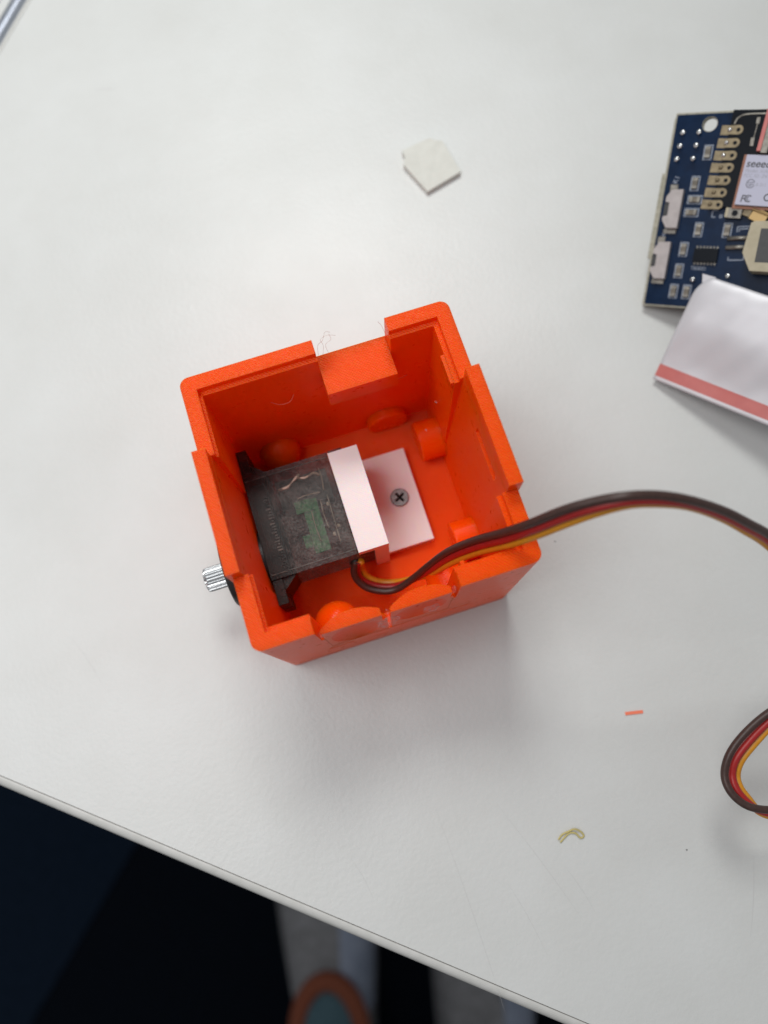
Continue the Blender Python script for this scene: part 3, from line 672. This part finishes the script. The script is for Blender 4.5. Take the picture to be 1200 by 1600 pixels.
# ------------------------------------------------------------------ small things on the desk
bm = bmesh.new()
pts = [(62.9, 115.0), (66.8, 115.9), (70.7, 116.2), (71.6, 115.3), (73.5, 114.6), (75.03, 104.6), (65.3, 101.9), (62.0, 111.2), (63.0, 113.0)]
prism(bm, pts, 0.02, 1.6); bevel_all(bm, .15, 2, .4)
for v in bm.verts:
    if v.co.z > 1: v.co.z += .25*math.sin(v.co.x*.6)*math.cos(v.co.y*.4)
tag(finish('foam_square', bm, M['foam']), 'small off-white foam tape square lying on the desk above the orange box', 'foam pad')
bm = bmesh.new(); box(bm, -1.9, 1.9, -.33, .33, .02, .22); bevel_all(bm, .08, 1)
bmesh.ops.transform(bm, matrix=Matrix.Translation((66.98, -31.5, 0)) @ Matrix.Rotation(-.2, 4, 'Z'), verts=bm.verts[:])
tag(finish('plastic_offcut', bm, M['coral']), 'tiny coral orange plastic offcut lying on the white desk', 'offcut')
bm = bmesh.new(); tube(bm, catmull([(42.7,-50.3,.3),(43.8,-49.6,.3),(45.2,-49.4,.5),(46.5,-49.3,.7),(47.6,-50.2,.4),(47.9,-51.2,.3),(47.1,-51.3,.3),(46.5,-50.2,.4),(45.3,-49.8,.3),(44.0,-50.3,.3),(42.9,-50.9,.25)], 5), .17, 8)
tag(finish('insulation_curl', bm, M['yellow'], smooth=True), 'tiny curled yellow strand lying on the desk below the coral offcut', 'strand')
for i, (x, y, r, lb) in enumerate(((66.96, -60.07, .16, 'tiny dark speck on the desk right of the yellow strand'),
                                   (64.2, 8.5, .16, 'tiny dark speck on the desk under the cable arch'))):
    tag(finish('dirt_speck', ELL((x, y, .06), (r, r*.7, .08)), M['recess'], smooth=True), lb, 'speck', 'dark specks on the desk')

# ------------------------------------------------------------------ floor of carpet tiles
fl = bpy.data.objects.new('floor', None); col.objects.link(fl); fl.location = (0, 0, -.74); fl['kind'] = 'structure'
fb = bmesh.new(); box(fb, -4000, 4000, -4000, 4000, -20, -6); finish('underlay', fb, M['carpet2'], fl)
p1 = Vector((-306.69, -74.38)); p2 = Vector((-443.34, -202.78)); ta = (p2-p1).normalized(); tb = Vector((ta.y, -ta.x))
if tb.x > 0: tb = -tb
tile = {}
for mname in ('carpet', 'carpet2'):
    bm = bmesh.new(); box(bm, 1, 499, 1, 499, -6, 0); bevel_all(bm, 2, 1)
    me = bpy.data.meshes.new('carpet_tile'); bmesh.ops.scale(bm, vec=(S, S, S), verts=bm.verts[:]); bm.to_mesh(me); bm.free(); me.materials.append(M[mname]); tile[mname] = me
ang = math.atan2(ta.y, ta.x)
for i in range(-4, 4):
    for j in range(-4, 4):
        o = bpy.data.objects.new('carpet_tile', tile['carpet' if j <= -1 and True else 'carpet2']); col.objects.link(o); o.parent = fl
        q = p1 + ta*(i*500 - 180) + Vector((-ta.y, ta.x))*(j*500)
        o.location = (q.x*S, q.y*S, 0); o.rotation_euler = (0, 0, ang)

# ------------------------------------------------------------------ person standing at the desk (only the shoes come into view)
person = empty('person', (-90, -330, -740), 'person in dark trousers and grey shoes with orange collars standing below the desk edge', 'person')
def skin(name, verts, edges, radii, m, parent, sub=2):
    me = bpy.data.meshes.new(name); me.from_pydata([Vector(v)*S for v in verts], edges, [])
    o = bpy.data.objects.new(name, me); col.objects.link(o)
    sk = o.modifiers.new('s', 'SKIN'); sb = o.modifiers.new('u', 'SUBSURF'); sb.levels = sub; sb.render_levels = sub
    for i, r in enumerate(radii):
        me.skin_vertices[0].data[i].radius = (r[0]*S, r[1]*S)
    me.skin_vertices[0].data[0].use_root = True
    dg = bpy.context.evaluated_depsgraph_get(); nm = bpy.data.meshes.new_from_object(o.evaluated_get(dg), depsgraph=dg)
    bpy.data.objects.remove(o); nm.transform(Matrix.Translation(-parent.location)); nm.materials.clear()
    return link(name, nm, m, parent, smooth=True)
# hips, two legs down to the ankles: one continuous surface
skin('body', [(-110, -420, 140), (-110, -420, 40), (-190, -415, 10), (-195, -440, -270), (-165, -400, -560), (-30, -430, 10), (-40, -500, -270), (-60, -520, -560)],
     [(0, 1), (1, 2), (2, 3), (3, 4), (1, 5), (5, 6), (6, 7)], [(150, 110), (150, 110), (85, 85), (62, 62), (50, 50), (85, 85), (62, 62), (50, 50)], M['trouser'], person)
def shoe(cx, cy, ang):
    """toe points along +y locally; heel at y=-150, toe at y=130"""
    T = Matrix.Translation((cx, cy, -740)) @ Matrix.Rotation(ang, 4, 'Z')
    def outline(y):
        t = (y+150)/280
        w_ = 36 + 14*math.sin(min(1, max(0, (t-.25)/.75))*math.pi*.62)
        if t > .8: w_ *= math.sqrt(max(0.0, 1-((t-.8)/.2)**2*.97))
        if t < .12: w_ *= math.sqrt(max(.03, 1-((.12-t)/.12)**2*.95))
        return w_
    def top(y):
        t = (y+150)/280
        return 24 + 66*max(0, min(1, 1-(t-.42)/.46))**1.0 if t > .42 else 90
    bm = bmesh.new(); n, k = 36, 20; rings = []
    for i in range(n+1):
        y = -150 + 280*i/n; w_ = outline(y); h = top(y) * (1 if 0 < i < n else .7)
        rings.append([bm.verts.new(T @ Vector((w_*math.copysign(abs(math.cos(a))**.75, math.cos(a)), y, 18 + (h-18)*math.sin(a)**.9))) for a in [math.pi*q/k for q in range(k+1)]])
    for a, b in zip(rings, rings[1:]):
        for q in range(k): bm.faces.new((a[q], a[q+1], b[q+1], b[q]))
        bm.faces.new((a[0], b[0], b[k], a[k]))
    bm.faces.new(rings[0]); bm.faces.new(rings[-1][::-1])
    bmesh.ops.translate(bm, vec=-person.location/S, verts=bm.verts[:]); s = finish('shoe', bm, M['shoe'], person, smooth=True)
    bm = bmesh.new(); pts = [(outline(-150+280*i/24)+3, -150+280*i/24) for i in range(25)] + [(-outline(-150+280*i/24)-3, -150+280*i/24) for i in range(24, -1, -1)]
    vs = prism(bm, pts, 0, 22); bmesh.ops.transform(bm, matrix=Matrix.Translation(-person.location/S) @ T, verts=vs); finish('sole', bm, M['sole'], s)
    bm = bmesh.new(); R = 31
    path = [T @ Vector((R*.95*math.cos(a), -66 + 46*math.sin(a), 92)) for a in [2*math.pi*q/32 for q in range(33)]]
    tube(bm, path, 9, 12); bmesh.ops.translate(bm, vec=-person.location/S, verts=bm.verts[:]); finish('collar', bm, M['collar'], s, smooth=True)
    bm = bmesh.new(); cyl(bm, (0, -84, 60), (0, -.22, 1), 30, 130, 32); bmesh.ops.create_uvsphere(bm, u_segments=24, v_segments=12, radius=1, matrix=Matrix.Translation((0, -66, 88)) @ Matrix.Diagonal((31, 44, 16, 1))); bmesh.ops.transform(bm, matrix=Matrix.Translation(-person.location/S) @ T, verts=bm.verts[:]); finish('sock', bm, M['sock'], s, smooth=True)
    # highlight along one side, painted as a pale blue-grey sheet
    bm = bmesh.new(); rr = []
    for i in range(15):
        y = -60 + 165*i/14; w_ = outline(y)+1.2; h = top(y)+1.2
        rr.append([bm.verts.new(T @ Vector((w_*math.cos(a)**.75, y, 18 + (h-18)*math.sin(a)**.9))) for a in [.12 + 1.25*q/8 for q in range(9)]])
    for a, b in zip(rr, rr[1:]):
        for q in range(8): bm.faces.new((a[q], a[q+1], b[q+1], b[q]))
    bmesh.ops.translate(bm, vec=-person.location/S, verts=bm.verts[:]); finish('side_highlight', bm, M['shoe_highlight'], s, smooth=True)
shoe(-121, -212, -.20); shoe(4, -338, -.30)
